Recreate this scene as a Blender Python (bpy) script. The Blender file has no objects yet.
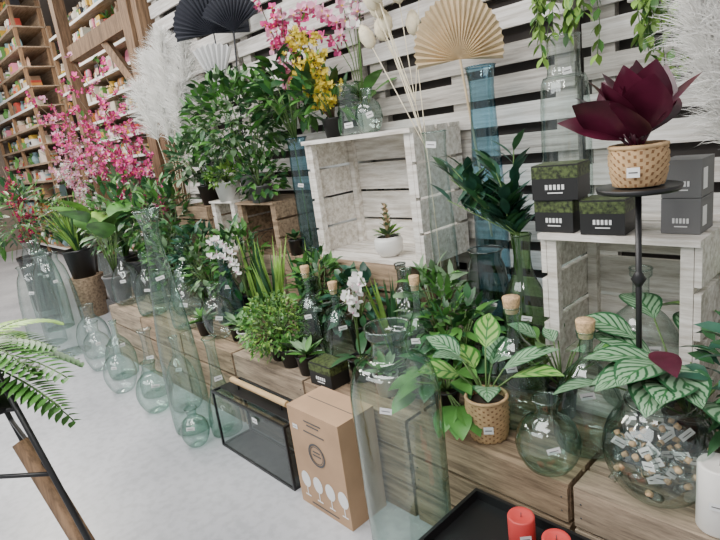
import bpy, math, random
from mathutils import Vector, Matrix
random.seed(7)
rnd=random.random
def U(a,b): return a+(b-a)*random.random()
V=Vector
Z=V((0,0,1))
# ---------------- camera ----------------
F=V((-.743,.669,0)).normalized(); R=V((F.y,-F.x,0))
p=math.radians(14); r=math.radians(7.6)
fw=F*math.cos(p)-Z*math.sin(p); up0=F*math.sin(p)+Z*math.cos(p)
cx=R*math.cos(r)-up0*math.sin(r); cy=R*math.sin(r)+up0*math.cos(r)
C=V((0,0,1.4))
cam=bpy.data.cameras.new('camera'); co=bpy.data.objects.new('camera',cam); bpy.context.collection.objects.link(co)
M=Matrix((cx,cy,-fw)).transposed().to_4x4(); M.translation=C; co.matrix_world=M; cam.lens=27; cam.sensor_width=36
bpy.context.scene.camera=co
# ---------------- materials ----------------
def newmat(n):
    m=bpy.data.materials.new(n); m.use_nodes=True; nt=m.node_tree
    return m,nt,nt.nodes['Principled BSDF']
def plain(n,c,rough=.5,metal=0,var=0.0,scale=8):
    m,nt,b=newmat(n); b.inputs['Base Color'].default_value=(*c,1); b.inputs['Roughness'].default_value=rough; b.inputs['Metallic'].default_value=metal
    if var:
        tc=nt.nodes.new('ShaderNodeTexCoord'); no=nt.nodes.new('ShaderNodeTexNoise'); no.inputs['Scale'].default_value=scale; no.inputs['Detail'].default_value=4
        nt.links.new(tc.outputs['Object'],no.inputs['Vector'])
        cr=nt.nodes.new('ShaderNodeValToRGB'); cr.color_ramp.elements[0].position=.35; cr.color_ramp.elements[1].position=.65
        cr.color_ramp.elements[0].color=(*[x*(1-var) for x in c],1); cr.color_ramp.elements[1].color=(*[min(1,x*(1+var)) for x in c],1)
        nt.links.new(no.outputs['Fac'],cr.inputs['Fac']); nt.links.new(cr.outputs['Color'],b.inputs['Base Color'])
    return m
def wood(n,c1,c2,sc=(1.5,14,14),rough=.75,grime=None):
    m,nt,b=newmat(n); tc=nt.nodes.new('ShaderNodeTexCoord'); mp=nt.nodes.new('ShaderNodeMapping'); mp.inputs['Scale'].default_value=sc
    no=nt.nodes.new('ShaderNodeTexNoise'); no.inputs['Scale'].default_value=3; no.inputs['Detail'].default_value=8; no.inputs['Roughness'].default_value=.7
    nt.links.new(tc.outputs['Object'],mp.inputs['Vector']); nt.links.new(mp.outputs['Vector'],no.inputs['Vector'])
    cr=nt.nodes.new('ShaderNodeValToRGB'); cr.color_ramp.elements[0].position=.36; cr.color_ramp.elements[1].position=.62
    cr.color_ramp.elements[0].color=(*c1,1); cr.color_ramp.elements[1].color=(*c2,1)
    nt.links.new(no.outputs['Fac'],cr.inputs['Fac']); nt.links.new(cr.outputs['Color'],b.inputs['Base Color'])
    bp=nt.nodes.new('ShaderNodeBump'); bp.inputs['Strength'].default_value=.3; bp.inputs['Distance'].default_value=.01
    nt.links.new(no.outputs['Fac'],bp.inputs['Height']); nt.links.new(bp.outputs['Normal'],b.inputs['Normal']); b.inputs['Roughness'].default_value=rough
    return m
def glass(n,face,edge,bump=.15,refl=.78,base=.085):
    # thin-walled glass: tinted transmission, reflection rising towards grazing angles
    m=bpy.data.materials.new(n); m.use_nodes=True; nt=m.node_tree; nt.nodes.remove(nt.nodes['Principled BSDF'])
    out=nt.nodes['Material Output']
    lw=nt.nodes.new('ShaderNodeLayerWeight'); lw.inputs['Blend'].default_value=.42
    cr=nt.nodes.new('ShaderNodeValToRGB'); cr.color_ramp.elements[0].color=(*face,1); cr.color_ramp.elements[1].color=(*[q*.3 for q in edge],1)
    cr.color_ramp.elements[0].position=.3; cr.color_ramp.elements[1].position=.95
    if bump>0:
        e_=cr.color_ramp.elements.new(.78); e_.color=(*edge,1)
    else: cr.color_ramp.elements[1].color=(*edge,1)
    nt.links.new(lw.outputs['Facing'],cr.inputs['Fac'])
    tr=nt.nodes.new('ShaderNodeBsdfTransparent'); nt.links.new(cr.outputs['Color'],tr.inputs['Color'])
    gl=nt.nodes.new('ShaderNodeBsdfGlossy'); gl.inputs['Roughness'].default_value=.08; gl.inputs['Color'].default_value=(.95,1,.98,1)
    fr=nt.nodes.new('ShaderNodeLayerWeight'); fr.inputs['Blend'].default_value=.5
    tc=nt.nodes.new('ShaderNodeTexCoord'); no=nt.nodes.new('ShaderNodeTexNoise'); no.inputs['Scale'].default_value=14
    nt.links.new(tc.outputs['Object'],no.inputs['Vector'])
    bp=nt.nodes.new('ShaderNodeBump'); bp.inputs['Strength'].default_value=bump; bp.inputs['Distance'].default_value=.02
    nt.links.new(no.outputs['Fac'],bp.inputs['Height']); nt.links.new(bp.outputs['Normal'],gl.inputs['Normal']); nt.links.new(bp.outputs['Normal'],fr.inputs['Normal'])
    pw=nt.nodes.new('ShaderNodeMath'); pw.operation='POWER'; pw.inputs[1].default_value=3; nt.links.new(fr.outputs['Facing'],pw.inputs[0])
    ma=nt.nodes.new('ShaderNodeMath'); ma.operation='MULTIPLY_ADD'; ma.inputs[1].default_value=refl*.7 if bump>0 else refl; ma.inputs[2].default_value=base; nt.links.new(pw.outputs[0],ma.inputs[0])
    mx=nt.nodes.new('ShaderNodeMixShader'); nt.links.new(ma.outputs[0],mx.inputs['Fac'])
    nt.links.new(tr.outputs[0],mx.inputs[1]); nt.links.new(gl.outputs[0],mx.inputs[2]); nt.links.new(mx.outputs[0],out.inputs['Surface'])
    return m
def leafmat(n,c,rough=.4,var=.45,rib=None):
    m=plain(n,c,rough,0,var,9)
    b=m.node_tree.nodes['Principled BSDF']; b.inputs['Specular IOR Level'].default_value=.4
    return m
def calathea(n,dark,light,under,k=34,mm=26):
    m,nt,b=newmat(n); N=nt.nodes.new; L=nt.links.new
    uv=N('ShaderNodeUVMap'); se=N('ShaderNodeSeparateXYZ'); L(uv.outputs[0],se.inputs[0])
    def mth(op,a,bb=None):
        x=N('ShaderNodeMath'); x.operation=op
        for i,q in enumerate((a,bb)):
            if q is None: continue
            if isinstance(q,(int,float)): x.inputs[i].default_value=q
            else: L(q,x.inputs[i])
        return x.outputs[0]
    a=mth('ABSOLUTE',mth('SUBTRACT',se.outputs[0],.5))
    s=mth('SINE',mth('SUBTRACT',mth('MULTIPLY',se.outputs[1],k),mth('MULTIPLY',a,mm)))
    s=mth('MULTIPLY_ADD',s,.5); s.node.inputs[2].default_value=.5
    edge=mth('GREATER_THAN',a,.42); mid=mth('LESS_THAN',a,.025)
    cr=N('ShaderNodeValToRGB'); cr.color_ramp.elements[0].position=.12; cr.color_ramp.elements[1].position=.4
    cr.color_ramp.elements[0].color=(*dark,1); cr.color_ramp.elements[1].color=(*light,1); L(s,cr.inputs['Fac'])
    m1=N('ShaderNodeMixRGB'); L(edge,m1.inputs['Fac']); L(cr.outputs[0],m1.inputs[1]); m1.inputs[2].default_value=(*dark,1)
    m2=N('ShaderNodeMixRGB'); L(mid,m2.inputs['Fac']); L(m1.outputs[0],m2.inputs[1]); m2.inputs[2].default_value=(.04,.16,.05,1)
    g=N('ShaderNodeNewGeometry'); m3=N('ShaderNodeMixRGB'); L(g.outputs['Backfacing'],m3.inputs['Fac']); L(m2.outputs[0],m3.inputs[1]); m3.inputs[2].default_value=(*under,1)
    L(m3.outputs[0],b.inputs['Base Color']); b.inputs['Roughness'].default_value=.4
    return m
def concrete():
    m,nt,b=newmat('concrete_floor'); N=nt.nodes.new; L=nt.links.new
    tc=N('ShaderNodeTexCoord'); n1=N('ShaderNodeTexNoise'); n1.inputs['Scale'].default_value=1.6; n1.inputs['Detail'].default_value=8
    L(tc.outputs['Object'],n1.inputs['Vector']); cr=N('ShaderNodeValToRGB'); cr.color_ramp.elements[0].position=.3; cr.color_ramp.elements[1].position=.7
    cr.color_ramp.elements[0].color=(.36,.37,.4,1); cr.color_ramp.elements[1].color=(.53,.54,.57,1); L(n1.outputs['Fac'],cr.inputs['Fac'])
    n2=N('ShaderNodeTexNoise'); n2.inputs['Scale'].default_value=25; n2.inputs['Detail'].default_value=6; L(tc.outputs['Object'],n2.inputs['Vector'])
    c2=N('ShaderNodeValToRGB'); c2.color_ramp.elements[0].position=.38; c2.color_ramp.elements[1].position=.55; c2.color_ramp.elements[0].color=(.86,.86,.86,1); L(n2.outputs['Fac'],c2.inputs['Fac'])
    mx=N('ShaderNodeMixRGB'); mx.blend_type='MULTIPLY'; mx.inputs[0].default_value=1; L(cr.outputs[0],mx.inputs[1]); L(c2.outputs[0],mx.inputs[2])
    L(mx.outputs[0],b.inputs['Base Color']); b.inputs['Roughness'].default_value=.3
    return m
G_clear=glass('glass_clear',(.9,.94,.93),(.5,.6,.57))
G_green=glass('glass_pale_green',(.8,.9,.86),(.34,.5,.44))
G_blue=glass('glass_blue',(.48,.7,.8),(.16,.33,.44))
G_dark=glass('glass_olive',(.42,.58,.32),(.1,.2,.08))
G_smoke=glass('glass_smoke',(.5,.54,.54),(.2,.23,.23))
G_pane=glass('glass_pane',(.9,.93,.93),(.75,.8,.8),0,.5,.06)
W_brown=wood('wood_crate_brown',(.15,.1,.062),(.42,.3,.195))
W_old=wood('wood_crate_old',(.17,.13,.095),(.45,.35,.25))
W_white=wood('wood_whitewash',(.5,.45,.38),(.88,.85,.8))
W_slat=wood('wood_slat_white',(.55,.51,.46),(.86,.84,.81),(1,18,18))
W_slatg=wood('wood_slat_grey',(.3,.27,.24),(.62,.59,.54),(1,18,18))
W_post=wood('wood_post',(.13,.075,.04),(.33,.2,.11),(14,14,1.5))
W_handle=wood('wood_handle',(.5,.33,.16),(.68,.48,.26))
K_black=plain('black_metal',(.012,.012,.013),.35)
K_box=plain('black_card',(.012,.012,.012),.45)
K_red=plain('red_candle',(.6,.06,.055),.45)
K_white=plain('white_wax',(.82,.8,.75),.5)
K_cer=plain('white_ceramic',(.78,.77,.74),.3)
K_grey=plain('grey_card',(.16,.16,.16),.6)
K_card=plain('kraft_card',(.47,.3,.18),.75,0,.1,5)
K_tag=plain('paper_tag',(.85,.85,.84),.6)
K_ink=plain('print_ink',(.08,.08,.08),.6)
K_cork=plain('cork',(.6,.4,.22),.8,0,.3,120)
K_soil=plain('soil',(.04,.028,.018),.95)
K_wick=plain('wicker_light',(.58,.38,.2),.7,0,.15,40)
K_wickgap=plain('wicker_gap_shade',(.24,.12,.05),.8,0,.15,40)  # shade in the weave gaps, put into the colour of alternating faces
K_stem=plain('stem_green',(.1,.18,.05),.6)
K_twig=plain('twig',(.12,.08,.05),.8)
K_jute=plain('jute',(.45,.33,.2),.9)
L_mid=leafmat('leaf_green',(.075,.21,.04))
L_dark=leafmat('leaf_dark_green',(.03,.1,.035),.35)
L_lime=leafmat('leaf_lime',(.22,.39,.07))
L_sage=leafmat('leaf_sage',(.16,.26,.14))
L_burg=leafmat('leaf_burgundy',(.075,.01,.025),.28,.5)
L_blue=leafmat('leaf_blue_green',(.03,.095,.06),.4)
L_cal=calathea('leaf_calathea',(.025,.11,.04),(.24,.4,.24),(.22,.04,.06),40,30)
L_cal2=calathea('leaf_calathea_lime',(.05,.2,.03),(.27,.46,.12),(.12,.2,.05),24,18)
F_pink=plain('petal_pink',(.72,.08,.3),.6,0,.4,30)
F_lpink=plain('petal_light_pink',(.8,.4,.56),.6)
F_white=plain('petal_white',(.85,.85,.82),.5)
F_yel=plain('petal_yellow',(.75,.6,.08),.6)
F_cream=plain('dried_cream',(.74,.66,.48),.7,0,.2,20)
F_pamp=plain('pampas_white',(.92,.91,.88),.8)
F_palm=plain('palm_beige',(.6,.46,.28),.7,0,.15,10)
F_black=plain('fan_dark',(.022,.024,.035),.6)
F_greyf=plain('fan_grey',(.6,.6,.6),.7)
# ---------------- mesh builder ----------------
class MB:
    def __init__(s): s.v=[];s.f=[];s.m=[];s.uv=[];s.mats=[]
    def mi(s,m):
        if m not in s.mats: s.mats.append(m)
        return s.mats.index(m)
    def face(s,idx,mi,uv=None): s.f.append(idx); s.m.append(mi); s.uv.append(uv or [(0,0)]*len(idx))
    def quad(s,pts,m):
        o=len(s.v); s.v+=[tuple(q) for q in pts]; s.face([o,o+1,o+2,o+3],s.mi(m))
    def box(s,a,b,m,rot=0,piv=None):
        mi=s.mi(m);o=len(s.v);ca,sa=math.cos(rot),math.sin(rot)
        if piv is None: piv=((a[0]+b[0])/2,(a[1]+b[1])/2)
        for x in(a[0],b[0]):
            for y in(a[1],b[1]):
                for z in(a[2],b[2]):
                    dx,dy=x-piv[0],y-piv[1]; s.v.append((piv[0]+dx*ca-dy*sa,piv[1]+dx*sa+dy*ca,z))
        for f in[(0,1,3,2),(4,6,7,5),(0,4,5,1),(2,3,7,6),(0,2,6,4),(1,5,7,3)]: s.face([o+i for i in f],mi)
    def lathe(s,prof,c,m,seg=24,sm=True,sub=4,weave=0,m2=None):
        if sm: prof=smooth(prof,sub)
        mi=s.mi(m);o=len(s.v);n=len(prof); mj=s.mi(m2) if m2 else mi
        for j,(rr,z) in enumerate(prof):
            for i in range(seg):
                a=2*math.pi*i/seg; q=rr*(1+weave*(1 if (i//2+j)%2 else -1)) if weave else rr
                s.v.append((c[0]+q*math.cos(a),c[1]+q*math.sin(a),c[2]+z))
        for j in range(n-1):
            for i in range(seg):
                i2=(i+1)%seg; s.face([o+j*seg+i,o+j*seg+i2,o+(j+1)*seg+i2,o+(j+1)*seg+i],mj if (m2 and (i+2*(j%2))%4==0) else mi)
    def tube(s,pts,rad,m,seg=6,cap=True):
        mi=s.mi(m);o=len(s.v);n=len(pts); pts=[V(q) for q in pts]
        for j in range(n):
            d=(pts[min(j+1,n-1)]-pts[max(j-1,0)]).normalized()
            a=d.cross(V((.3,.9,.2))); 
            if a.length<.1:a=d.cross(V((1,0,0)))
            a.normalize(); b=d.cross(a); rr=rad[j] if isinstance(rad,(list,tuple)) else rad
            for i in range(seg):
                t=2*math.pi*i/seg; s.v.append(tuple(pts[j]+a*rr*math.cos(t)+b*rr*math.sin(t)))
        for j in range(n-1):
            for i in range(seg):
                i2=(i+1)%seg; s.face([o+j*seg+i,o+j*seg+i2,o+(j+1)*seg+i2,o+(j+1)*seg+i],mi)
        if cap: s.face([o+i for i in range(seg)][::-1],mi); s.face([o+(n-1)*seg+i for i in range(seg)],mi)
    def leaf(s,base,d,L,W,m,droop=.6,fold=.25,n=5,roll=0,pw=.85):
        mi=s.mi(m);o=len(s.v);P=V(base);d=V(d).normalized()
        side=d.cross(Z)
        if side.length<.15: side=d.cross(V((math.cos(roll*3+base[0]*50),math.sin(base[1]*50),0)))
        if side.length<.01: side=V((1,0,0))
        side.normalize()
        if roll: side=Matrix.Rotation(roll,3,d)@side
        for i in range(n+1):
            t=i/n; w=W/2*max(.02,math.sin(math.pi*min(1,t**pw*.97+.02)))
            sd=(side-d*side.dot(d)).normalized(); up=sd.cross(d)
            for q in(-1,0,1): s.v.append(tuple(P+sd*q*w+up*(abs(q)*fold*w)))
            P=P+d*(L/n); d=(d+V((0,0,-droop/n))).normalized()
        for i in range(n):
            for q in(0,1):
                a=o+i*3+q; s.face([a,a+1,a+4,a+3],mi,[(q*.5,i/n),(q*.5+.5,i/n),(q*.5+.5,(i+1)/n),(q*.5,(i+1)/n)])
    def hair(s,base,d,L,W,m,droop=1.0,n=4):
        mi=s.mi(m);o=len(s.v);P=V(base);d=V(d).normalized(); side=d.cross(rdir(-1,1)).normalized()
        for i in range(n+1):
            w=W/2*(1-i/(n+.3))
            s.v.append(tuple(P+side*w)); s.v.append(tuple(P-side*w)); P=P+d*(L/n); d=(d+V((0,0,-droop/n))).normalized()
        for i in range(n):
            a=o+2*i; s.face([a,a+1,a+3,a+2],mi)
    def disc(s,c,rr,m,seg=20):
        mi=s.mi(m);o=len(s.v)
        for i in range(seg): a=2*math.pi*i/seg; s.v.append((c[0]+rr*math.cos(a),c[1]+rr*math.sin(a),c[2]))
        s.face([o+i for i in range(seg)],mi)
    def tag(s,c,rad,w=.03,h=.02,m=None,ang=None,tilt=0.0):
        if ang is None: ang=math.atan2(-c[1],-c[0])+U(-.35,.35)
        n=V((math.cos(ang),math.sin(ang),0)); t=V((-n.y,n.x,0)); P=V(c)+n*(rad+.003); u=Z*math.cos(tilt)+t*math.sin(tilt); t2=t*math.cos(tilt)-Z*math.sin(tilt)
        mi=s.mi(m or K_tag); 
        for dd,mm,k in((0,mi,1),(.0012,s.mi(K_ink),.12)):
            o=len(s.v); q=P+n*dd
            for a,b in((-1,-1),(1,-1),(1,1),(-1,1)): s.v.append(tuple(q+t2*a*w/2*(1 if k==1 else .7)+u*b*h/2*k))
            s.face([o,o+1,o+2,o+3],mm)
    def build(s,name,smoothf=True,clamp=True):
        me=bpy.data.meshes.new(name)
        if clamp: s.v=[(q[0],min(q[1],2.19),q[2]) if q[0]>-4.65 else tuple(q) for q in s.v]
        me.from_pydata(s.v,[],s.f)
        for m in s.mats: me.materials.append(m)
        me.polygons.foreach_set('material_index',s.m)
        ul=me.uv_layers.new(name='UVMap'); ul.data.foreach_set('uv',[x for f in s.uv for q in f for x in q])
        if smoothf: me.polygons.foreach_set('use_smooth',[True]*len(s.f))
        me.update(); o=bpy.data.objects.new(name,me); bpy.context.collection.objects.link(o); return o
def rdir(zmin=-.2,zmax=1):
    a=U(0,2*math.pi); z=U(zmin,zmax); q=math.sqrt(max(0,1-z*z)); return V((q*math.cos(a),q*math.sin(a),z))
def smooth(P,k=4):
    out=[];n=len(P)
    for i in range(n-1):
        p0=P[max(i-1,0)];p1=P[i];p2=P[i+1];p3=P[min(i+2,n-1)]
        for j in range(k):
            t=j/k; out.append(tuple(.5*((2*p1[a])+(-p0[a]+p2[a])*t+(2*p0[a]-5*p1[a]+4*p2[a]-p3[a])*t*t+(-p0[a]+3*p1[a]-3*p2[a]+p3[a])*t**3) for a in(0,1)))
    out.append(P[-1]); return [(max(0,a),b) for a,b in out]
# ---------------- room ----------------
def simplebox(n,a,b,m):
    mb=MB(); mb.box(a,b,m); return mb.build(n,False,False)
simplebox('floor',(-13,-3,-.1),(2.5,4.6,0),concrete())
K_wall=plain('wall_paint',(.2,.16,.13),.8,0,.2,2); K_backw=plain('wall_dark_panel',(.06,.052,.048),.9)
simplebox('wall_back',(-13,4.6,0),(2.5,4.7,5.5),K_wall)
simplebox('wall_left',(-13.1,-3,0),(-13,4.7,5.5),K_wall)
mb=MB()
mb.box((-4.62,2.26,0),(2,2.29,3.2),K_backw)
x=-4.6; k=0
while x<1.9:
    w=1.18
    for i in range(24):
        z=.03+i*.132+U(-.008,.008)
        mb.box((x+U(0,.01),2.2,z),(x+w-U(0,.012),2.22,z+.09+U(-.008,.004)),W_slat if rnd()<.85 else W_slatg)
    for q in(.03,.56,1.08): mb.box((x+q,2.22,0),(x+q+.09,2.26,3.2),W_slatg)
    x+=1.2
mb.build('wall_pallet_slats',False,False)
mb=MB(); mb.box((-4.95,2.1,0),(-4.78,2.3,3.4),W_post); mb.box((-4.74,2.12,0),(-4.64,2.24,3.3),W_post)
mb.box((-6.6,2.13,2.55),(-4.95,2.25,2.7),W_post); mb.box((-6.7,2.1,0),(-6.58,2.22,3.2),W_post)
mb.tube([(-4.9,2.18,1.9),(-5.6,2.18,2.56)],.05,W_post,4); mb.build('wooden_post_frame',False,False)
# ---- background store shelving (mixed merchandise) ----
cols=[(.65,.42,.06),(.68,.64,.55),(.5,.07,.05),(.6,.55,.46),(.05,.05,.06),(.6,.27,.07),(.8,.8,.78),(.12,.3,.08),(.6,.4,.3),(.65,.22,.32),(.25,.4,.45),(.25,.16,.1),(.72,.66,.6)]
pm=[plain('product_%d'%i,c,.5) for i,c in enumerate(cols)]
W_shelf=wood('wood_shelf',(.25,.17,.11),(.5,.38,.27))
def shelving(x0,x1,yf,yb,H,dz,nm):
    mb=MB(); n=max(1,int((x1-x0)/1.5)); zs=[.15+dz*i for i in range(int(H/dz))]
    for i in range(n+1):
        xx=x0+(x1-x0-.06)*i/n; mb.box((xx,yf-.01,0),(xx+.05,yf+.04,H),W_post); mb.box((xx,yb-.06,0),(xx+.05,yb,H),W_post)
    for z in zs: mb.box((x0,yf,z),(x1,yb,z+.018),W_shelf); mb.box((x0,yf-.012,z-.012),(x1,yf-.002,z+.022),K_tag if int(z*100)%3==0 else W_shelf)
    mb.box((x0,yb-.01,0),(x1,yb,H),W_shelf)
    sh=mb.build(nm,False,False)
    mb=MB()
    for z in zs:
        x=x0+.05; zz=z+.0185
        while x<x1-.3:
            t=rnd(); w=U(.06,.2); fy=yf+U(.0,.08); m=random.choice(pm); hm=dz-.06
            if t<.4:
                h=U(.4,.95)*hm; mb.box((x,fy,zz),(x+w,fy+.15,zz+h),m); mb.box((x+w*.15,fy-.002,zz+h*.3),(x+w*.85,fy-.0005,zz+h*.75),random.choice(pm))
                if h<.6*hm: mb.box((x+.01,fy+.02,zz+h),(x+w*.8,fy+.12,zz+h+.3*hm),random.choice(pm))
            elif t<.55:
                for q in range(3):
                    for lv in(0,1): mb.lathe([(0,0),(w*.17,0),(w*.18,.06),(w*.12,.075),(w*.12,.09),(0,.09)],(x+w*(.18+.34*q),fy+.05,zz+lv*.091),random.choice(pm),8,False)
            elif t<.7:
                mb.lathe([(0,0),(w*.3,0),(w*.48,.25*hm),(w*.5,.5*hm),(w*.25,.75*hm),(w*.3,.9*hm)],(x+w/2,fy+.1,zz),m,12,False)
            elif t<.82:
                for q in range(5): mb.box((x+q*.008,fy+q*.005,zz+q*.035),(x+w-q*.008,fy+.16,zz+q*.035+.033),random.choice(pm))
            elif t<.9:
                w=min(w*1.3,hm); c=V((x+w/2,fy+.12,zz+w/2)); mi=mb.mi(m); o=len(mb.v); mb.v.append(tuple(c+V((0,.02,0))))
                for q in range(14): mb.v.append((c.x+w*.5*math.cos(q*.4488),c.y,c.z+w*.5*math.sin(q*.4488)))
                for q in range(14): mb.face([o,o+1+q,o+1+(q+1)%14],mi)
            else:
                mb.lathe([(0,0),(.04,0),(.05,.07),(0,.07)],(x+w/2,fy+.06,zz),m,8,False)
                for q in range(14): mb.leaf((x+w/2,fy+.06,zz+.07),rdir(.1,1),.12,.035,random.choice([L_mid,L_dark]),.6,.2,3)
            x+=w+U(.0,.025)
    o_=mb.build('mixed_merchandise',False,False); o_.parent=sh
shelving(-9.6,-6.7,2.9,3.35,3.6,.27,'store_shelving_unit')
shelving(-12.9,-9.8,2.5,2.95,4.6,.29,'store_shelving_unit')
shelving(-7.5,-4.6,3.9,4.4,4.6,.3,'store_shelving_unit')
# ---------------- crates ----------------
def crate(name,x0,x1,y0,y1,z0,z1,m,open_='bottom',ns=3,nt=4,th=.013,gap=.014):
    mb=MB(); g=gap; H=z1-z0
    sh=(H-g*(ns-1))/ns
    for sx in((x0+th+.002,x0+th+.035),(x1-th-.035,x1-th-.002)):
        for sy in((y0+th+.001,y0+th+.035),(y1-th-.035,y1-th-.001)): mb.box((sx[0],sy[0],z0+.002),(sx[1],sy[1],z1-th-.002),m)
    for i in range(ns):
        a=z0+i*(sh+g); b=a+sh-(th+.001 if i==ns-1 and open_!='top' else 0)
        j=lambda:U(-.003,.003)
        if open_!='front':
            mb.box((x0+abs(j()),y0+j()*.5,a),(x1-abs(j()),y0+th,b),m)
            for xx in(x0+.02,x1-.02):
                for q in(.3,.7): zq=a+(b-a)*q; mb.tube([(xx,y0-.0025,zq),(xx,y0+.003,zq)],.0025,K_ink,6)
        mb.box((x0,y1-th,a),(x1,y1,b),m)
        mb.box((x0,y0+th+.001,a),(x0+th,y1-th-.001,b),m); mb.box((x1-th,y0+th+.001,a),(x1,y1-th-.001,b),m)
    D=y1-y0; sw=(D-g*(nt-1))/nt
    for i in range(nt):
        a=y0+i*(sw+g)
        if open_!='top': mb.box((x0,a,z1-th),(x1,a+sw,z1),m)
        if open_!='bottom': mb.box((x0+th+.001,max(a,y0+.001),z0),(x1-th-.001,a+sw-.001,z0+th),m)
    return mb.build(name,False)
x=-4.21
i=0
while x<.5:
    crate('wooden_crate',x,x+.585,1.22,1.62,0,.4,W_brown if i%3 else W_old)
    crate('wooden_crate',x+.0,x+.585,1.65,2.17,0,.4,W_old)
    x+=.6;i+=1
crate('wooden_crate',-2.6,-1.66,1.75,2.16,.401,.775,W_brown)
crate('wooden_crate',-3.9,-3.3,1.75,2.16,.401,.76,W_old)
crate('wooden_crate',-3.28,-2.63,1.75,2.16,.401,.76,W_old)
crate('white_wooden_crate',-3.42,-3.12,1.78,2.12,.761,1.09,W_white,'front')
crate('wooden_crate',-3.08,-2.66,1.78,2.12,.761,1.08,W_brown,'front')
crate('wooden_crate',-3.95,-3.47,1.78,2.12,.761,1.05,W_brown)
crate('white_wooden_crate',-2.33,-1.57,1.8,2.16,.776,1.4,W_white,'front',4,4,.02,.014)
crate('white_wooden_crate',-.89,-.42,1.6,1.97,.401,1.01,W_white,'front',4,3,.018,.02)
# ---------------- glassware ----------------
def vase(name,c,prof,m,tagz=None,cork=False,seg=28,sub=4,extra=None):
    mb=MB(); mb.lathe(prof,c,m,seg,True,sub)
    H=prof[-1][1]; rt=prof[-1][0]
    mb.tube([(c[0]+rt*math.cos(a),c[1]+rt*math.sin(a),c[2]+H) for a in [2*math.pi*i/20 for i in range(21)]],.0035,m,5,False)
    if cork: mb.lathe([(rt*.75,H-.02),(rt*.98,H+.004),(rt*1.1,H+.03),(rt*1.05,H+.035),(0,H+.035)],c,K_cork,14,False)
    if tagz is not None:
        z=tagz*H; rr=max([a for a,b in prof])
        for (r0,z0),(r1,z1) in zip(prof,prof[1:]):
            if z0<=z<=z1 and z1>z0: rr=r0+(r1-r0)*(z-z0)/(z1-z0)
        mb.tag((c[0],c[1],c[2]+z),rr,U(.03,.045),U(.018,.026),tilt=U(-.3,.3))
    if extra: extra(mb)
    return mb.build(name)
def P_demi(Rr,H): return [(0,.012),(Rr*.75,.004),(Rr*.97,.07*H),(Rr,.25*H),(Rr*.96,.42*H),(Rr*.66,.62*H),(Rr*.3,.73*H),(Rr*.2,.8*H),(Rr*.19,.93*H),(Rr*.25,.95*H),(Rr*.25,H)]
def P_cyl(Rr,H,neck=1): return [(0,.015),(Rr*.9,.004),(Rr,.03*H),(Rr,.5*H),(Rr*(.5+.5*neck),.82*H),(Rr*neck*.96,.93*H),(Rr*neck*1.08,H)]
def P_bottle(Rr,H): return [(0,.012),(Rr*.85,.004),(Rr,.05*H),(Rr*.95,.25*H),(Rr*.6,.45*H),(Rr*.36,.62*H),(Rr*.3,.85*H),(Rr*.34,.95*H),(Rr*.45,H)]
def P_round(Rr,H): return [(0,.01),(Rr*.55,.003),(Rr*.9,.2*H),(Rr,.42*H),(Rr*.8,.65*H),(Rr*.4,.78*H),(Rr*.34,.86*H),(Rr*.42,H)]
def P_big(Rr,H): return [(0,.03),(Rr*.8,.006),(Rr*.93,.03*H),(Rr*.97,.3*H),(Rr,.7*H),(Rr*.97,.8*H),(Rr*.8,.87*H),(Rr*.48,.895*H),(Rr*.4,.92*H),(Rr*.4,.955*H),(Rr*.5,.975*H),(Rr*.5,H)]
vase('large_glass_floor_vase',(-1.03,1.0,0),P_big(.132,.87),G_green,.78,seg=48)
vase('tall_glass_bottle_vase',(-2.62,1.03,0),[(0,.02),(.085,.005),(.1,.04),(.1,.25),(.09,.5),(.062,.8),(.04,1.0),(.042,1.1),(.065,1.18)],G_green,.72,seg=36)
vase('glass_floor_vase',(-4.7,1.0,0),P_cyl(.15,.82,.55),G_clear,.75)
vase('glass_floor_vase',(-5.15,.95,0),P_cyl(.14,.7,.6),G_clear,.7)
vase('glass_floor_vase',(-5.6,1.15,0),P_cyl(.13,.75,.5),G_green,.7)
vase('glass_floor_vase',(-4.35,1.1,0),P_round(.12,.42),G_clear,.6)
vase('glass_floor_vase',(-6.1,1.2,0),P_cyl(.13,.8,.6),G_clear,.6)
for (x,y,rr,h,pf) in [(-4.05,1.03,.1,.36,P_round),(-3.75,1.08,.1,.4,P_demi),(-3.5,.98,.1,.32,P_round),(-3.25,1.1,.095,.42,P_bottle),(-3.02,1.0,.1,.3,P_round),(-2.88,1.12,.09,.44,P_demi),(-2.45,.96,.07,.2,P_round),(-2.43,1.12,.08,.52,P_bottle)]:
    vase('glass_vase',(x,y,0),pf(rr,h),random.choice([G_green,G_clear]),.6)
for (x,y,rr,h,pf,g) in [(-4.1,1.35,.11,.42,P_demi,G_clear),(-3.85,1.5,.1,.5,P_bottle,G_clear),(-3.6,1.32,.1,.42,P_demi,G_green),(-3.35,1.48,.12,.46,P_demi,G_green),(-3.08,1.32,.1,.36,P_demi,G_clear),(-2.9,1.52,.09,.5,P_bottle,G_blue),(-2.7,1.33,.09,.3,P_round,G_clear)]:
    vase('glass_demijohn',(x,y,.401),pf(rr,h),g,.45)
for (x,y,z,rr,h,g) in [(-1.95,1.42,.401,.078,.42,G_green),(-1.78,1.43,.401,.078,.36,G_green),(-1.29,1.42,.401,.075,.44,G_green),(-.91,1.45,.401,.105,.4,G_green),(-.66,1.43,.401,.1,.37,G_green)]:
    vase('corked_glass_demijohn',(x,y,z),P_demi(rr,h),g,.55,True,32)
vase('glass_demijohn',(-.62,1.74,.42),P_demi(.13,.46),G_clear,.5)
vase('round_glass_vase',(-.7,1.26,.401),P_round(.09,.22),G_green,.5,seg=32)
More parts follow.
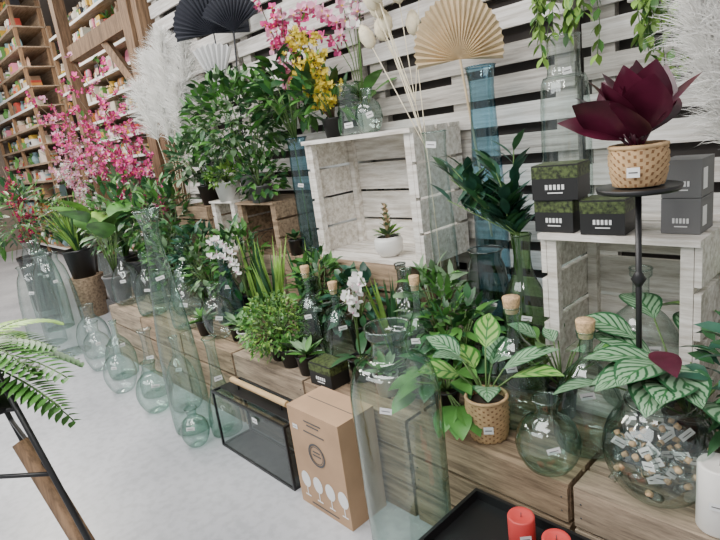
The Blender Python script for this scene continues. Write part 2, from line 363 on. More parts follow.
vase('green_glass_bottle',(-1.01,1.7,.401),[(0,.01),(.07,.004),(.082,.04),(.085,.25),(.07,.36),(.04,.43),(.03,.5),(.035,.58)],G_dark,.5)
vase('tall_blue_glass_vase',(-1.31,1.97,.401),[(0,.015),(.06,.004),(.07,.05),(.07,.6),(.055,.95),(.05,1.12),(.06,1.2)],G_blue,.55,seg=30)
vase('tall_glass_vase',(-1.44,1.8,.401),[(0,.015),(.05,.004),(.058,.05),(.055,.5),(.045,.85),(.05,.97)],G_clear,.95)
vase('tall_glass_vase',(-2.5,1.9,.776),[(0,.015),(.05,.004),(.058,.05),(.055,.4),(.05,.6),(.06,.65)],G_blue,.6)
vase('glass_vase',(-2.03,1.9,1.401),[(0,.01),(.05,.003),(.06,.03),(.055,.15),(.06,.24)],G_clear,.2)
vase('glass_vase',(-1.88,1.88,1.401),P_round(.065,.2),G_green,.4)
vase('tall_glass_vase',(-1.0,2.05,.401),[(0,.015),(.08,.004),(.09,.05),(.09,1.0),(.06,1.12),(.06,1.25)],G_clear,.9)
vase('glass_vase',(-1.62,1.7,.401),P_demi(.1,.42),G_smoke,.5)
vase('glass_vase',(-1.45,1.55,.401),P_demi(.09,.45),G_green,.5)
vase('smoked_glass_vase',(-1.2,1.75,.401),P_cyl(.09,.5,.7),G_smoke,.6)
vase('glass_vase',(-2.1,1.55,.401),P_round(.1,.34),G_smoke,.6)
vase('tall_glass_vase',(-3.75,2.0,1.051),P_bottle(.09,.5),G_smoke,.5)
def fill(mb):
    for i in range(40):
        a=U(0,6.28); rr=.11*math.sqrt(rnd()); z=.435+U(0,.13)
        if rr>.08: z=max(z,.46)
        px,py=-.43+rr*math.cos(a),1.33+rr*math.sin(a); d=V((U(-1,1),U(-1,1),U(-.3,1))).normalized(); q=V((px,py,z))
        mb.tube([q-d*.02,q+d*.012],.011,G_clear,8); mb.tube([q+d*.012,q+d*.026],[.007,.008],K_cork,8)
        if i%2: mb.tag((q.x,q.y,q.z),.011,.038,.022,ang=math.atan2(-1.3,.4)+U(-.8,.8),tilt=U(-.8,.8))
vase('glass_globe_with_mini_bottles',(-.43,1.33,.401),[(0,.01),(.07,.003),(.115,.05),(.135,.12),(.122,.19),(.09,.235),(.075,.25),(.08,.262)],G_clear,None,seg=40,extra=fill)
# ---------------- terrarium, cartons ----------------
mb=MB(); a=(-2.33,1.03,0.0); b=(-1.73,1.2,.3); e=.011
for xx in(a[0],b[0]-e):
    for yy in(a[1],b[1]-e): mb.box((xx,yy,0),(xx+e,yy+e,.3),K_black)
for zz in(0,.289):
    for yy in(a[1],b[1]-e): mb.box((a[0]+e,yy,zz),(b[0]-e,yy+e,zz+e),K_black)
    for xx in(a[0],b[0]-e): mb.box((xx,a[1]+e,zz),(xx+e,b[1]-e,zz+e),K_black)
x0_,x1_,y0_,y1_=a[0]+.004,b[0]-.004,a[1]+.004,b[1]-.004
mb.box((x0_+.008,y0_+.008,.002),(x1_-.008,y1_-.008,.006),K_black)
mb.quad([(x0_,y0_,.005),(x1_,y0_,.005),(x1_,y0_,.295),(x0_,y0_,.295)],G_pane)
mb.quad([(x0_,y1_,.005),(x1_,y1_,.005),(x1_,y1_,.295),(x0_,y1_,.295)],G_smoke)
mb.quad([(x0_,y0_,.005),(x0_,y1_,.005),(x0_,y1_,.295),(x0_,y0_,.295)],G_pane)
mb.quad([(x1_,y0_,.005),(x1_,y1_,.005),(x1_,y1_,.295),(x1_,y0_,.295)],G_pane)
mb.quad([(x0_,y0_,.296),(x1_,y0_,.296),(x1_,y1_,.296),(x0_,y1_,.296)],G_pane)
mb.box((-2.31,1.07,.301),(-1.75,1.15,.306),K_black)
mb.tube([(-2.25,1.11,.345),(-1.8,1.11,.345)],.014,W_handle,10); 
for xx in(-2.2,-1.85): mb.tube([(xx,1.11,.3),(xx,1.11,.345)],.005,K_black,6)
mb.tag((-1.95,1.03,.26),0,.04,.025,ang=-math.pi/2); mb.build('black_framed_glass_terrarium',False)
mb=MB(); mb.box((-1.66,1.02,0),(-1.36,1.2,.43),K_card)
def ring(mb,cx_,z,rr,y,m,w=.004,n=24,sx=1.0):
    mi=mb.mi(m);o=len(mb.v)
    for i in range(n):
        t=2*math.pi*i/n
        for q in(rr-w,rr+w): mb.v.append((cx_+q*math.cos(t)*sx,y,z+q*math.sin(t)))
    for i in range(n):
        j=(i+1)%n; mb.face([o+2*i,o+2*i+1,o+2*j+1,o+2*j],mi)
for i in range(4):
    xx=-1.62+i*.073
    mi=mb.mi(K_tag);o=len(mb.v)
    for t in range(16):
        aa=2*math.pi*t/16; mb.v.append((xx+.012+.028*math.cos(aa),1.0185,.12+.036*math.sin(aa)))
    mb.face([o+t for t in range(16)],mi); mb.box((xx+.01,1.018,.05),(xx+.014,1.019,.09),K_tag); mb.box((xx-.004,1.018,.045),(xx+.028,1.019,.05),K_tag)
ring(mb,-1.51,.26,.045,1.018,K_ink); ring(mb,-1.51,.26,.036,1.018,K_ink,.0015)
for z,w in((.39,.1),(.375,.07),(.345,.12),(.27,.04),(.255,.05),(.02,.16)): mb.box((-1.51-w/2,1.018,z),(-1.51+w/2,1.019,z+.005),K_ink)
mb.box((-1.64,1.11,.4302),(-1.38,1.113,.431),K_ink); mb.tag((-1.62,1.02,.35),0,.03,.02,ang=-math.pi/2); mb.build('cardboard_glassware_box',False)
M_mica=plain('box_photo_green',(.05,.07,.02),.5,0,.85,90)
def giftbox(x,y,z,w,d,h,m=K_box,rot=0.0):
    mb=MB(); mb.box((x-w/2,y-d/2,z),(x+w/2,y+d/2,z+h),m,rot)
    piv=(x,y); B=lambda a,b,c,e_,mm: mb.box((x+w*a,y-d/2-.0018,z+h*c),(x+w*b,y-d/2-.0003,z+h*e_),mm,rot,piv)
    if m is K_box:
        mb.box((x-w*.5,y-d/2-.001,z+h*.62),(x+w*.5,y-d/2-.0002,z+h*.96),M_mica,rot,piv)
        mb.box((x+w/2+.0002,y-d*.5,z+h*.62),(x+w/2+.001,y+d*.5,z+h*.96),M_mica,rot,piv)
        mb.box((x-w*.48,y-d*.46,z+h),(x+w*.48,y+d*.46,z+h+.0006),M_mica,rot,piv)
    for k in range(5): B(-.2+.09*k,-.2+.09*k+.055,.3,.44,K_tag)
    B(-.15,.18,.19,.22,K_tag)
    if m is K_grey:
        mb.box((x+w/2+.0003,y-d*.35,z+h*.2),(x+w/2+.001,y-d*.05,z+h*.75),K_tag,rot,piv)
    return mb.build('candle_gift_box' if m is K_box else 'grey_gift_box',False)
giftbox(-.845,1.68,1.012,.13,.11,.105); giftbox(-.84,1.675,1.119,.145,.12,.11,rot=.12); giftbox(-.69,1.67,1.012,.13,.11,.105,rot=.08)
giftbox(-.49,1.73,1.012,.1,.12,.1,K_grey); giftbox(-.49,1.73,1.114,.1,.12,.105,K_grey)
giftbox(-1.7,1.28,.401,.14,.1,.1)
# ---------------- plants ----------------
def pot(mb,c,rt,h,m,taper=.75):
    mb.lathe([(0,0),(rt*taper,0),(rt,h*.93),(rt*1.05,h*.94),(rt*1.05,h),(rt*.93,h),(rt*.9,h*.88)],c,m,24,False); mb.disc((c[0],c[1],c[2]+h*.88),rt*.9,K_soil)
def basket(mb,c,rt,h):
    n=int(h/.0085); prof=[(rt*.8,0)]
    for i in range(n+1):
        t=i/n; prof.append((rt*(.85+.15*math.sin(t*math.pi*.75)),h*t))
    mb.disc((c[0],c[1],c[2]+.002),rt*.8,K_wick); mb.lathe(prof,c,K_wick,64,False,weave=.04,m2=K_wickgap)
    rr=prof[-1][0]; mb.tube([(c[0]+rr*math.cos(a),c[1]+rr*math.sin(a),c[2]+h) for a in [2*math.pi*i/30 for i in range(31)]],.006,K_wick,6,False)
    mb.disc((c[0],c[1],c[2]+h*.85),rt*.93,K_soil)
def bush(mb,base,cen,rx,rz,n,L,W,m,stems=9,droop=.6,fold=.25):
    base=V(base);cen=V(cen)
    for i in range(stems):
        d=rdir(0,1); e=cen+V((d.x*rx,d.y*rx,d.z*rz))*.7; mb.tube([base,(base+e)/2+V((0,0,.02)),e],[.005,.004,.002],K_stem,5)
    for i in range(n):
        d=rdir(-.7,1); q=(.45+.55*rnd()**.5); P=cen+V((d.x*rx,d.y*rx,d.z*rz))*q
        dd=(d+rdir(-.6,.8)*.8).normalized(); mm=m if not isinstance(m,list) else random.choice(m)
        mb.leaf(P,dd,L*U(.7,1.2),W*U(.7,1.2),mm,droop,fold,3,roll=U(-.6,.6))
def grass(mb,base,n,L,W,m,spread=.5,droop=1.0):
    for i in range(n):
        a=U(0,6.28); s=U(.05,spread); d=V((math.cos(a)*s,math.sin(a)*s,1)); q=V(base)+V((math.cos(a),math.sin(a),0))*U(0,.03)
        mb.leaf(q,d,L*U(.6,1.1),W,m if not isinstance(m,list) else random.choice(m),droop*U(.4,1.2),.3,6,roll=U(-.4,.4),pw=.45)
def bigleaf(mb,base,n,stem,L,W,m,spread=.9,droop=.7,fold=.18,el=(.3,1.3),a0=0,nn=8,pw=.85):
    for i in range(n):
        a=a0+i*2.4+U(-.3,.3); t=i/max(1,n-1); s=spread*(.35+.65*t); e=U(*el)
        d=V((math.cos(a)*s,math.sin(a)*s,e)).normalized(); sl=stem*U(.7,1.1); P=V(base)
        tip=P+d*sl; mb.tube([P,(P+tip)/2+V((0,0,.01)),tip],[.004,.003,.0025],K_stem,5)
        dd=(d+V((math.cos(a)*.6,math.sin(a)*.6,-.1))).normalized(); mb.leaf(tip,dd,L*U(.8,1.1),W*U(.85,1.1),m if not isinstance(m,list) else random.choice(m),droop,fold,nn,roll=U(-.3,.3),pw=pw)
def flower(mb,c,nrm,s,m,cm=None,n=5):
    nrm=V(nrm).normalized(); a=nrm.cross(Z); 
    if a.length<.1: a=V((1,0,0))
    a.normalize(); b=nrm.cross(a); t0=U(0,1)
    for i in range(n):
        t=t0+2*math.pi*i/n; d=(a*math.cos(t)+b*math.sin(t)+nrm*.35).normalized(); mb.leaf(c,d,s,s*.85,m,0,.1,3,roll=(1.2 if abs(d.z)>.5 else .3),pw=1.1)
    if cm: mb.tube([V(c),V(c)+nrm*s*.3],[s*.16,s*.1],cm,6)
def branch(mb,base,pts,nf,s,m,spread=.07,leafm=None):
    P=[V(base)]+[V(q) for q in pts]; mb.tube(P,[.006]+[.003]*(len(P)-1),K_twig,5)
    for i in range(nf):
        t=U(.25,1)*(len(P)-1); k=min(int(t),len(P)-2); q=P[k].lerp(P[k+1],t-k)+rdir(-1,1)*spread*rnd()
        if leafm and rnd()<.25: mb.leaf(q,rdir(-.3,1),s*2,s*.7,leafm,.4,.2,3)
        else: flower(mb,q,rdir(-.4,1)+V((.4,-.6,0)),s*U(.7,1.1),m if not isinstance(m,list) else random.choice(m),F_yel)
def orchid(mb,base,h,dirx,diry,n,m,s=.03):
    b=V(base); P=[b,b+V((dirx*.1,diry*.1,h*.5)),b+V((dirx*.3,diry*.3,h*.85)),b+V((dirx*.7,diry*.7,h)),b+V((dirx*1.1,diry*1.1,h*.93))]
    mb.tube(P,.0025,K_stem,5)
    for i in range(n):
        t=1.6+2.4*i/n; k=min(int(t),3); q=P[k].lerp(P[k+1],t-k)+V((U(-.01,.01),U(-.015,0),-.012)); flower(mb,q,(.5+U(-.3,.3),-.8,.1),s*U(.85,1.1),m,F_lpink if m is not F_lpink else F_yel)
for (x,y,z,h,hh) in[(-5.7,1.5,.4,.28,.55),(-6.3,1.7,.3,.3,.65),(-5.2,1.75,.3,.3,.55)]:
    mb=MB(); mb.lathe([(0,0),(.13,0),(.15,z)],(x,y,0),W_brown,12,False); mb.disc((x,y,z),.15,W_brown); pot(mb,(x,y,z),.14,h,K_black); grass(mb,(x,y,z+h*.9),150,hh,.02,[L_mid,L_lime,L_dark],.6,1.1); mb.build('potted_grass_plant')
mb=MB(); pot(mb,(-4.3,1.35,.401),.1,.2,K_grey); bigleaf(mb,(-4.3,1.35,.58),11,.45,.26,.2,[L_lime,L_cal2,L_mid],.45,.7,.12,(1.0,1.7)); mb.build('potted_calathea')
mb=MB(); pot(mb,(-4.0,1.7,.401),.12,.24,K_black); bush(mb,(-4,1.7,.62),(-3.95,1.66,.95),.26,.3,340,.1,.045,[L_dark,L_mid]); mb.build('potted_leafy_plant')
mb=MB(); pot(mb,(-4.75,1.75,0),.16,.6,K_black); bush(mb,(-4.75,1.75,.55),(-4.75,1.7,.95),.35,.38,400,.12,.045,[L_dark,L_mid,L_sage]); mb.build('potted_leafy_plant')
mb=MB(); pot(mb,(-6.6,1.3,0),.16,.6,K_black); bush(mb,(-6.6,1.3,.55),(-6.6,1.3,1.0),.4,.42,300,.14,.045,[L_dark,L_mid]); mb.build('potted_leafy_plant')
mb=MB(); mb.lathe(P_cyl(.09,.7,.8),(-4.5,2.0,0),G_smoke)
for q in range(16):
    ex=-6.5+q*.13+U(-.08,.08); ez=U(1.5,2.2) if q>5 else U(1.5,2.1)
    branch(mb,(-4.6,1.98,.5),[(-4.6+(ex+4.6)*.35,1.95,1.1),(-4.6+(ex+4.6)*.7,1.85,1.1+(ez-1.1)*.6),(ex,1.7+U(-.1,.1),ez+.1)],42,.044,[F_pink,F_pink,F_lpink],.11,L_mid)
mb.build('pink_blossom_branches')
mb=MB(); mb.lathe(P_cyl(.09,.7,.8),(-6.9,2.05,0),G_smoke)
for q in range(6): branch(mb,(-6.9,2.05,.6),[(-6.8+U(-.3,.3),2,1.1),(-6.8+U(-.7,.7),1.95,U(1.4,1.95))],45,.045,[F_lpink,F_white,F_lpink],.14,L_mid)
mb.build('light_pink_blossom_branches')
F_red=plain('petal_red',(.4,.02,.1),.6)
mb=MB(); mb.lathe(P_cyl(.09,.5,.8),(-7.6,1.5,0),G_smoke)
for q in range(5): branch(mb,(-7.6,1.5,.4),[(-7.6+U(-.3,.3),1.5,.9),(-7.6+U(-.6,.6),1.5,U(1.2,1.6))],40,.045,[F_red],.12,L_mid)
mb.build('red_blossom_branches')
mb=MB(); pot(mb,(-3.02,1.93,1.081),.1,.16,K_grey); bush(mb,(-3.02,1.93,1.2),(-3.0,1.86,1.56),.33,.3,900,.07,.038,[L_dark,L_mid,L_mid,L_sage],14); mb.build('potted_ficus_bush')
mb=MB(); pot(mb,(-3.6,1.9,1.051),.08,.14,K_black); bush(mb,(-3.6,1.9,1.15),(-3.58,1.85,1.36),.22,.2,320,.08,.04,[L_dark,L_sage]); mb.build('potted_leafy_plant')
mb=MB(); pot(mb,(-3.22,1.83,1.091),.085,.12,K_cer); bush(mb,(-3.22,1.83,1.19),(-3.22,1.83,1.25),.12,.07,180,.05,.022,[L_mid,L_lime]); mb.build('potted_small_plant')
mb=MB(); pot(mb,(-2.82,1.82,1.081),.075,.1,K_grey); bush(mb,(-2.82,1.82,1.16),(-2.8,1.82,1.22),.15,.14,220,.06,.03,[L_dark,L_mid]); mb.build('potted_small_plant')
def plume(mb,base,top,wid,m,n=700,stemfrom=.5,bw=.005):
    b=V(base);t=V(top); mid=(b+t)/2+V((U(-.04,.04),0,.05))
    def pt(s): return (b*(1-s)**2+mid*2*s*(1-s)+t*s*s)
    mb.tube([pt(i/6) for i in range(7)],.003,F_cream,5); ax=(t-b).normalized()
    for i in range(n):
        s=stemfrom+(1-stemfrom)*rnd(); f=(s-stemfrom)/(1-stemfrom); w=wid*(.3+.7*math.sin(math.pi*min(1,f*.8+.15)))
        d=(ax*U(.8,1.5)+rdir(-1,1)*.75).normalized(); mb.hair(pt(s),d,w*U(.5,1.05),bw,m,U(.5,1.5),4)
mb=MB(); mb.lathe(P_cyl(.08,.55,.6),(-4.3,1.95,.401),G_clear)
for dx,dz in((-.2,1.98),(-.02,2.16),(.16,2.24),(.34,2.24),(.5,2.16),(.1,1.92),(.42,1.9)): plume(mb,(-4.1,1.92,.8),(-4.12+dx,1.9+U(-.06,.04),dz),.24,F_pamp,1000,.62,.008)
mb.build('pampas_plume_arrangement')
def fan(mb,c,Rr,m,ang=150,n=26,nrm=(.74,-.67,0),lean=0,ell=1.0,stem=None):
    nrm=V(nrm).normalized(); a=V((-nrm.y,nrm.x,0)).normalized(); mi=mb.mi(m);o=len(mb.v); c=V(c)
    b=(Z*math.cos(lean)+a*math.sin(lean)); a2=a*math.cos(lean)-Z*math.sin(lean)
    mb.v.append(tuple(c))
    N=n*2
    for i in range(N+1):
        t=math.radians(-ang+2*ang*i/N); q=Rr*(1.0 if i%2==0 else .95)*(.75+.25*math.cos(t/1.4)); off=(.02 if i%2 else -.02)*Rr
        x_=a2*math.sin(t)*q*ell; y_=b*math.cos(t)*q
        mb.v.append(tuple(c+(x_+y_)*.5+nrm*off*1.5)); mb.v.append(tuple(c+x_+y_+nrm*off))
    for i in range(N):
        k=o+1+2*i; mb.face([o,k,k+2],mi); mb.face([k,k+1,k+3,k+2],mi)
    if stem: mb.tube([c,stem],.005,m,6)
mb=MB(); fan(mb,(-1.375,1.93,1.64),.25,F_palm,95,26,stem=(-1.31,1.97,.9),ell=.85); mb.build('dried_palm_fan_leaf',False)
mb=MB(); fan(mb,(-3.36,2.02,2.16),.3,F_black,95,24,stem=(-3.4,2.05,1.1)); fan(mb,(-3.12,2.02,2.12),.23,F_black,60,16,stem=(-3.35,2.05,1.1)); mb.build('dark_palm_fan_leaf',False)
mb=MB(); fan(mb,(-3.3,1.95,1.76),.33,F_greyf,24,7,stem=(-3.35,2.0,1.1)); mb.build('grey_palm_spear_leaf',False)
mb=MB(); pot(mb,(-2.22,1.95,1.401),.06,.1,K_black)
for q in range(9): branch(mb,(-2.22,1.95,1.48),[(-2.25+U(-.12,.12),1.93,1.65),(-2.3+U(-.26,.22),1.92+U(-.1,.1),U(1.7,2.0))],42,.026,F_yel,.05,L_lime)
bush(mb,(-2.22,1.95,1.48),(-2.25,1.94,1.6),.16,.12,120,.11,.04,[L_mid,L_dark]); mb.build('yellow_flower_arrangement')
mb=MB(); pot(mb,(-2.1,2.07,1.401),.05,.1,K_cer)
for q in range(4): orchid(mb,(-2.1,2.07,1.48),.6+.12*rnd(),(-.3,.25,-.1,.38)[q],-.12,8,F_lpink,.045)
for q in range(2): orchid(mb,(-2.1,2.07,1.48),.5+.15*rnd(),(-.5,-.3,.1)[q],-.1,8,F_pink,.04)
for q in range(2): orchid(mb,(-2.1,2.07,1.48),.55+.15*rnd(),(.1,.3)[q],-.1,8,F_white,.042)
bigleaf(mb,(-2.1,2.07,1.5),7,.12,.2,.06,L_mid,.8); mb.build('pink_orchid_arrangement')
mb=MB(); mb.tube([(-2.5,1.9,.85),(-2.52,1.9,1.4)],.004,K_stem,5); bush(mb,(-2.5,1.9,1.4),(-2.53,1.9,1.65),.17,.2,150,.12,.05,[L_mid,L_dark]); mb.build('green_leaf_stems')
mb=MB()
for k in range(4): branch(mb,(-2.5,1.95,1.5),[(-2.55+U(-.1,.1),1.95,1.8),(-2.6+U(-.25,.3),1.95,U(2.05,2.3))],24,.034,[F_pink,F_lpink],.06)
mb.build('pink_blossom_stems')
mb=MB()
for k in range(10):
    tx=-1.7+U(-.12,.1); tz=1.78+U(-.08,.22); ty=1.93+U(-.08,.08)
    if k%2==0: mb.tube([(-1.46,1.8,.5),(-1.5,1.82,1.3),(tx,ty,tz)],.0022,F_cream,5)
    else: mb.tube([(-1.5,1.82,1.25),(-1.58,1.87,1.5),(tx,ty,tz)],.002,F_cream,5)
    d=(V((tx,ty,tz))-V((-1.5,1.82,1.3))).normalized(); c=V((tx,ty,tz)); mb.tube([c,c+d*.02,c+d*.06,c+d*.1,c+d*.125],[.008,.027,.034,.023,.006],F_cream,12)
    for q in range(60): mb.hair(c+d*U(.01,.11),(rdir(-1,1)+d*.8),.045,.004,F_cream,.2,2)
mb.build('dried_pod_stems')
mb=MB()
for k in range(16):
    e=V((-1.12+U(-.13,.14),1.68+U(-.1,.08),U(1.02,1.34))); b=V((-1.01,1.7,.6)); m_=V((-1.03+U(-.02,.02),1.7,.98)); mb.tube([b,m_,e],[.004,.003,.002],K_stem,5)
    for q in range(14):
        t=.02+.98*q/14; P=m_.lerp(e,t); a=U(0,6.28); mb.leaf(P,V((math.cos(a)*.7,math.sin(a)*.7,.8)),.11*U(.8,1.1),.034,L_blue if rnd()<.6 else L_dark,.5,.2,4)
mb.build('dark_green_leaf_branches')
mb=MB(); c=(-.54,1.5)
mb.lathe([(0,0),(.1,0),(.1,.008),(.02,.016),(.009,.03)],(c[0],c[1],.401),K_black,28,False); mb.tube([(c[0],c[1],.42),(c[0],c[1],1.165)],.008,K_black,10)
mb.lathe([(0,.76),(.1,.762),(.104,.775),(.1,.776),(0,.772)],(c[0],c[1],.401),K_black,32,False)
mb.lathe([(.009,.5),(.02,.52),(.009,.54)],(c[0],c[1],.401),K_black,16,False); mb.build('black_pedestal_stand')
mb=MB(); basket(mb,(c[0],c[1],1.18),.07,.1); mb.tag((c[0],c[1],1.22),.074,.03,.025,ang=math.atan2(-1.5,.3))
for i in range(18):
    a=i*2.4+.5; s=.2+.75*(i/17); d=V((math.cos(a)*s-.2,math.sin(a)*s-.08,1.15-.5*i/17)).normalized(); mb.tube([(c[0],c[1],1.26),V((c[0],c[1],1.28))+d*.05],.004,L_burg,5)
    mb.leaf(V((c[0],c[1],1.28))+d*.035,d,.175,.115,L_burg,.35,.12,9,roll=U(-.7,.7),pw=.95)
mb.build('potted_burgundy_rubber_plant')
mb=MB(); pot(mb,(-.42,1.53,.401),.065,.14,K_black)
bigleaf(mb,(-.42,1.53,.52),10,.27,.2,.115,L_cal,1.0,.8,.15,(.4,1.2),a0=3.6,nn=12,pw=1)
for (dx,dy,dz) in((-.6,-.8,.1),(.1,-1,0),(-.2,-.9,.35),(.6,-.7,.2),(-.9,-.3,.3),(-1,-.5,-.1)):
    b=V((-.45,1.42,.72)); mb.tube([(-.42,1.53,.52),b],.003,K_stem,5); mb.leaf(b,(dx,dy,dz),.2,.12,L_cal,.7,.12,12,pw=1)
mb.leaf((-.45,1.36,.78),(.5,-.6,.1),.12,.07,L_burg,.6,.1,8)
mb.build('potted_calathea')
mb=MB(); basket(mb,(-.935,1.31,.401),.068,.14); mb.tag((-.935,1.31,.46),.072,.03,.025,ang=math.atan2(-1.3,.9))
bigleaf(mb,(-.935,1.31,.52),9,.16,.17,.095,[L_cal2,L_cal],1.0,.6,.15,(.7,1.5),a0=2.2,nn=10); mb.build('potted_calathea')
mb=MB(); pot(mb,(-1.14,1.36,.401),.05,.09,K_black); bigleaf(mb,(-1.14,1.36,.48),18,.14,.13,.075,[L_mid,L_dark],1.2,1.1,.15,(.1,1.1)); 
for (dx,dy) in((.9,-.4),(.8,-.9),(.2,-1),(.5,-.7)): mb.tube([(-1.14,1.36,.48),(-1.04+dx*.03,1.28+dy*.02,.5)],.003,K_stem,5); mb.leaf((-1.04+dx*.03,1.28+dy*.02,.5),(dx,dy,-.1),.13,.08,L_mid,.9,.15,7)
mb.build('potted_pothos')
mb=MB(); pot(mb,(-.8,1.55,.401),.05,.12,K_black); bigleaf(mb,(-.8,1.55,.5),14,.2,.1,.055,[L_mid,L_cal],1.0,.8,.15,(.4,1.3)); mb.build('potted_small_plant')
mb=MB(); pot(mb,(-.2,1.5,.401),.06,.14,K_black); bush(mb,(-.2,1.5,.5),(-.22,1.45,.72),.14,.2,160,.08,.03,[L_dark,L_blue]); mb.build('potted_small_plant')
mb=MB(); pot(mb,(-.3,1.75,.401),.06,.3,K_cer); bigleaf(mb,(-.3,1.75,.7),7,.15,.22,.11,[L_cal2,L_mid],.9,.8); mb.build('potted_calathea')
mb=MB(); pot(mb,(-2.12,1.33,.401),.06,.1,K_black); bush(mb,(-2.12,1.33,.48),(-2.12,1.31,.56),.16,.17,1300,.03,.013,[L_mid,L_lime,L_mid],20,.8); mb.build('potted_trailing_bush')
def snake(x,y,z,n=14,L=.32):
    mb=MB(); pot(mb,(x,y,z),.055,.1,K_black); grass(mb,(x,y,z+.08),n,L,.03,[L_dark,L_lime],.3,.2); mb.build('potted_snake_plant')
snake(-2.44,1.55,.401,28,.42); snake(-2.3,1.68,.401,24,.4); snake(-1.5,1.5,.401,20,.35); snake(-2.75,1.65,.401,24,.42)
def orch(x,y,z,h,dx,m=F_white,n=7,s=.035):
    mb=MB(); pot(mb,(x,y,z),.055,.1,K_cer if rnd()<.4 else K_black); bigleaf(mb,(x,y,z+.08),6,.03,.16,.05,L_dark,1,.9); orchid(mb,(x,y,z+.08),h,dx,-.06,n,m,s); orchid(mb,(x,y,z+.08),h*.85,dx*.7,-.12,n-2,m,s); mb.build('potted_white_orchid')
orch(-2.62,1.5,.401,.46,-.22); orch(-1.6,1.38,.401,.4,.14)
for (x,y) in[(-2.42,1.33),(-2.56,1.36),(-2.3,1.45),(-2.0,1.3),(-1.42,1.34),(-2.83,1.3),(-1.86,1.29)]:
    mb=MB(); pot(mb,(x,y,.401),.05,.09,K_black if rnd()<.7 else K_cer); bigleaf(mb,(x,y,.48),20,.02,.09,.03,[L_sage,L_mid],1,.2,.3,(.2,1.6),nn=4); mb.build('potted_succulent')
mb=MB(); mb.lathe([(0,0),(.045,0),(.07,.03),(.072,.08),(.06,.1),(.055,.095)],(-1.85,1.88,.798),K_cer,24,False); mb.disc((-1.85,1.88,.885),.056,K_soil)
bigleaf(mb,(-1.85,1.88,.89),16,.02,.08,.03,[L_sage,L_lime],1,.2,.3,(.3,1.6),nn=4)
mb.tube([(-1.85,1.88,.89),(-1.85,1.88,1.06)],[.012,.006],K_jute,6)
for i in range(34):
    a=i*.9; zz=.92+i*.004; mb.leaf((-1.85,1.88,zz),(math.cos(a),math.sin(a),.9),.055-.001*i,.02,K_jute if i%2 else L_sage,.2,.2,3)
mb.build('potted_succulent')
mb=MB(); pot(mb,(-2.52,1.8,.776),.04,.09,K_black,.9); bigleaf(mb,(-2.52,1.8,.86),10,.02,.07,.03,L_dark,1,.2); mb.build('potted_succulent')
for (x,y,z,rx,rz,n,mm) in[(-3.4,1.64,.401,.17,.24,240,[L_dark,L_blue]),(-2.95,1.68,.401,.18,.25,240,[L_mid,L_dark]),(-1.35,1.62,.401,.13,.18,160,[L_mid,L_sage]),(-3.75,1.6,.401,.17,.24,220,[L_mid,L_sage]),(-1.2,1.55,.401,.12,.14,120,[L_dark,L_mid]),(-3.15,1.55,.401,.13,.2,160,[L_sage,L_mid]),(-2.15,1.65,.401,.12,.18,160,[L_dark,L_mid]),(-1.85,1.62,.401,.12,.15,140,[L_dark,L_blue])]:
    mb=MB(); pot(mb,(x,y,z),.06,.12,K_black); bush(mb,(x,y,z+.1),(x,y-.02,z+.12+rz*.8),rx,rz,n,.08,.035,mm); mb.build('potted_leafy_plant')
mb=MB(); mb.lathe(P_cyl(.06,.5,.7),(-.34,1.92,.401),G_clear)
for (dx,z) in((-.1,1.66),(-.06,1.8),(.0,1.56),(.06,1.72),(.1,1.85)): plume(mb,(-.35,1.92,.8),(-.43+dx,1.86,z),.2,F_pamp,1400,.45,.006)
mb.build('pampas_plume_arrangement')
def vine(mb,x,y,z,n,L):
    for k in range(n):
        P=V((x+U(-.05,.05),y+U(-.05,.03),z)); d=V((U(-.4,.4),U(-.5,0),.3)); pts=[P.copy()]; LL=L*U(.6,1.1)
        for q in range(8):
            P=P+d*LL/8; d=(d+V((U(-.25,.25),U(-.15,.15),-.7))).normalized(); pts.append(P.copy())
            for h in range(2): mb.leaf(P,(d+rdir(-.8,.5)).normalized(),.05,.026,L_lime if rnd()<.7 else L_mid,.6,.2,3)
        mb.tube(pts,.002,K_stem,4)
for (x,z,n) in((-.98,1.8,12),(-.68,1.72,12)):
    mb=MB(); c_=(x,2.1,z); pot(mb,c_,.06,.1,K_cer); mb.box((x-.08,2.02,z-.015),(x+.08,2.19,z-.001),W_slatg); vine(mb,x,2.07,z+.09,n,.38); mb.build('hanging_vine_plant')
mb=MB(); mb.box((-.9,.86,0),(-.32,1.17,.27),K_black); mb.box((-.9,.86,.27),(-.32,.87,.3),K_black); mb.box((-.9,1.16,.27),(-.32,1.17,.3),K_black); mb.box((-.9,.87,.27),(-.89,1.16,.3),K_black); mb.box((-.33,.87,.27),(-.32,1.16,.3),K_black); mb.build('black_display_tray',False)
def candle(x,y,z,rr,h,m,n): 
    mb=MB(); mb.lathe([(0,0),(rr*.95,0),(rr,.004),(rr,h-.004),(rr*.94,h),(rr*.75,h-.004),(0,h-.006)],(x,y,z),m,28,False); mb.tube([(x,y,z+h-.008),(x+.001,y,z+h+.008)],.0012,K_ink,5); mb.tag((x,y,z+h*.5),rr,.03,.02); mb.build(n)
candle(-.69,1.08,.271,.036,.09,K_red,'red_pillar_candle'); candle(-.585,1.07,.271,.036,.08,K_red,'red_pillar_candle'); candle(-.49,1.03,.271,.036,.07,K_red,'red_pillar_candle')
candle(-.285,1.275,.401,.045,.17,K_white,'white_pillar_candle'); candle(-.2,1.36,.401,.045,.14,K_white,'white_pillar_candle')
mb=MB()
for dx in(0,-.55):
    mb.tube([(-1.48+dx,.3,0),(-1.97+dx,.16,1.1)],.009,K_black,8); mb.tube([(-1.95+dx,-.1,0),(-1.97+dx,.16,1.1)],.009,K_black,8)
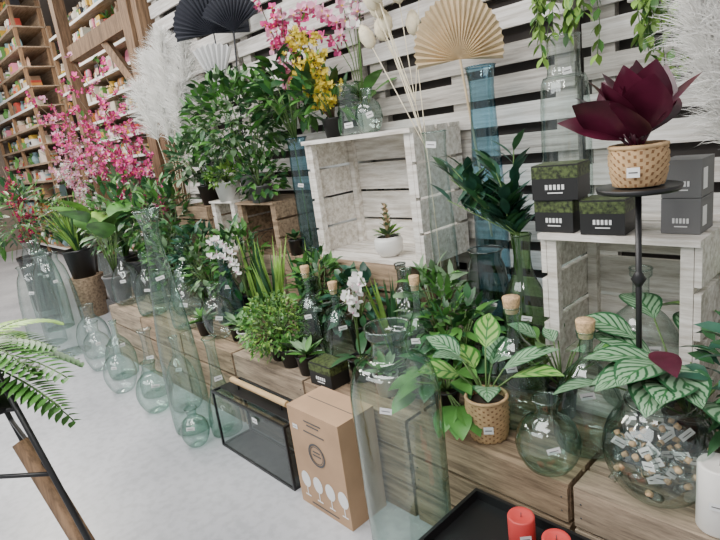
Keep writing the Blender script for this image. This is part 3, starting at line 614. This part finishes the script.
for t in(.12,.5,.68): 
    q=V((-1.48,.3,0)).lerp(V((-1.97,.16,1.1)),t); q2=V((-1.95,-.1,0)).lerp(V((-1.97,.16,1.1)),t)
    mb.tube([q,q-V((.55,0,0))],.007,K_black,8); mb.tube([q,q2],.007,K_black,8); mb.tube([q2,q2-V((.55,0,0))],.007,K_black,8)
    if t>.6: mb.box((q2.x-.5,q2.y,q.z-.006),(q.x-.02,q.y,q.z+.006),K_black)
mb.tube([(-1.56,.3,.03),(-1.88,.2,.62)],[.03,.03],W_post,4)
mb.build('black_metal_plant_rack')
mb=MB(); c=(-2.08,.14,.756); pot(mb,c,.09,.12,K_cer)
def frond(mb,b,d,L,m,droop=1.0,n=17,w=.085):
    P=V(b);d=V(d).normalized();pts=[P.copy()]
    for i in range(n):
        P=P+d*L/n; d=(d+V((0,0,-droop/n))).normalized(); pts.append(P.copy()); sd=d.cross(Z).normalized(); ww=w*math.sin(math.pi*min(1,(i+2)/(n+2)*.92+.06))**.7
        for s in(-1,1): mb.leaf(P,(sd*s+d*.45),ww,.026,m,.2,.15,3)
    mb.tube(pts,.002,K_stem,4)
for i in range(14):
    a=i*2.4; frond(mb,(c[0],c[1],.87),(math.cos(a),math.sin(a),U(.3,1.0)),U(.28,.4),random.choice([L_mid,L_mid,L_lime]),1.5)
frond(mb,(c[0],c[1],.87),(.9,.5,.3),.42,L_mid,.9); frond(mb,(c[0],c[1],.87),(.9,.35,.0),.44,L_mid,.6); frond(mb,(c[0],c[1],.87),(.9,.6,-.2),.42,L_mid,.9)
mb.build('potted_fern')
# ---------------- lights ----------------
def area(n,loc,sx,sy,e,rot=(0,0,0),c=(1,1,1)):
    l=bpy.data.lights.new(n,'AREA'); l.shape='RECTANGLE'; l.size=sx; l.size_y=sy; l.energy=e; l.color=c; o=bpy.data.objects.new(n,l); o.location=loc; o.rotation_euler=rot; bpy.context.collection.objects.link(o)
area('ceiling_light_panel',(-1.2,.2,3.3),2.2,.8,66,c=(1,.98,.95)); area('ceiling_light_panel',(-4.2,.4,3.3),2.2,.8,76,c=(1,.98,.95)); area('ceiling_light_panel',(-8.5,1.0,4.2),2.5,1,260,c=(1,.93,.82)); area('ceiling_light_panel',(-2.5,-1.8,3.2),4,1.2,95,rot=(.5,0,0),c=(.98,.99,1))
for lx,ly in((.3,-.9),(-1.2,-.6),(-2.8,-.5),(-4.4,-.4),(-6.0,-.2)): area('added_glint_light',(lx,ly,2.9),.22,.22,11,rot=(.5,0,0),c=(1,.95,.88))  # small area lights added to reflect as highlights in the glass
wl=bpy.data.worlds.new('world'); bpy.context.scene.world=wl; wl.use_nodes=True; bg=wl.node_tree.nodes['Background']; bg.inputs[0].default_value=(.97,.98,1,1); bg.inputs[1].default_value=.62
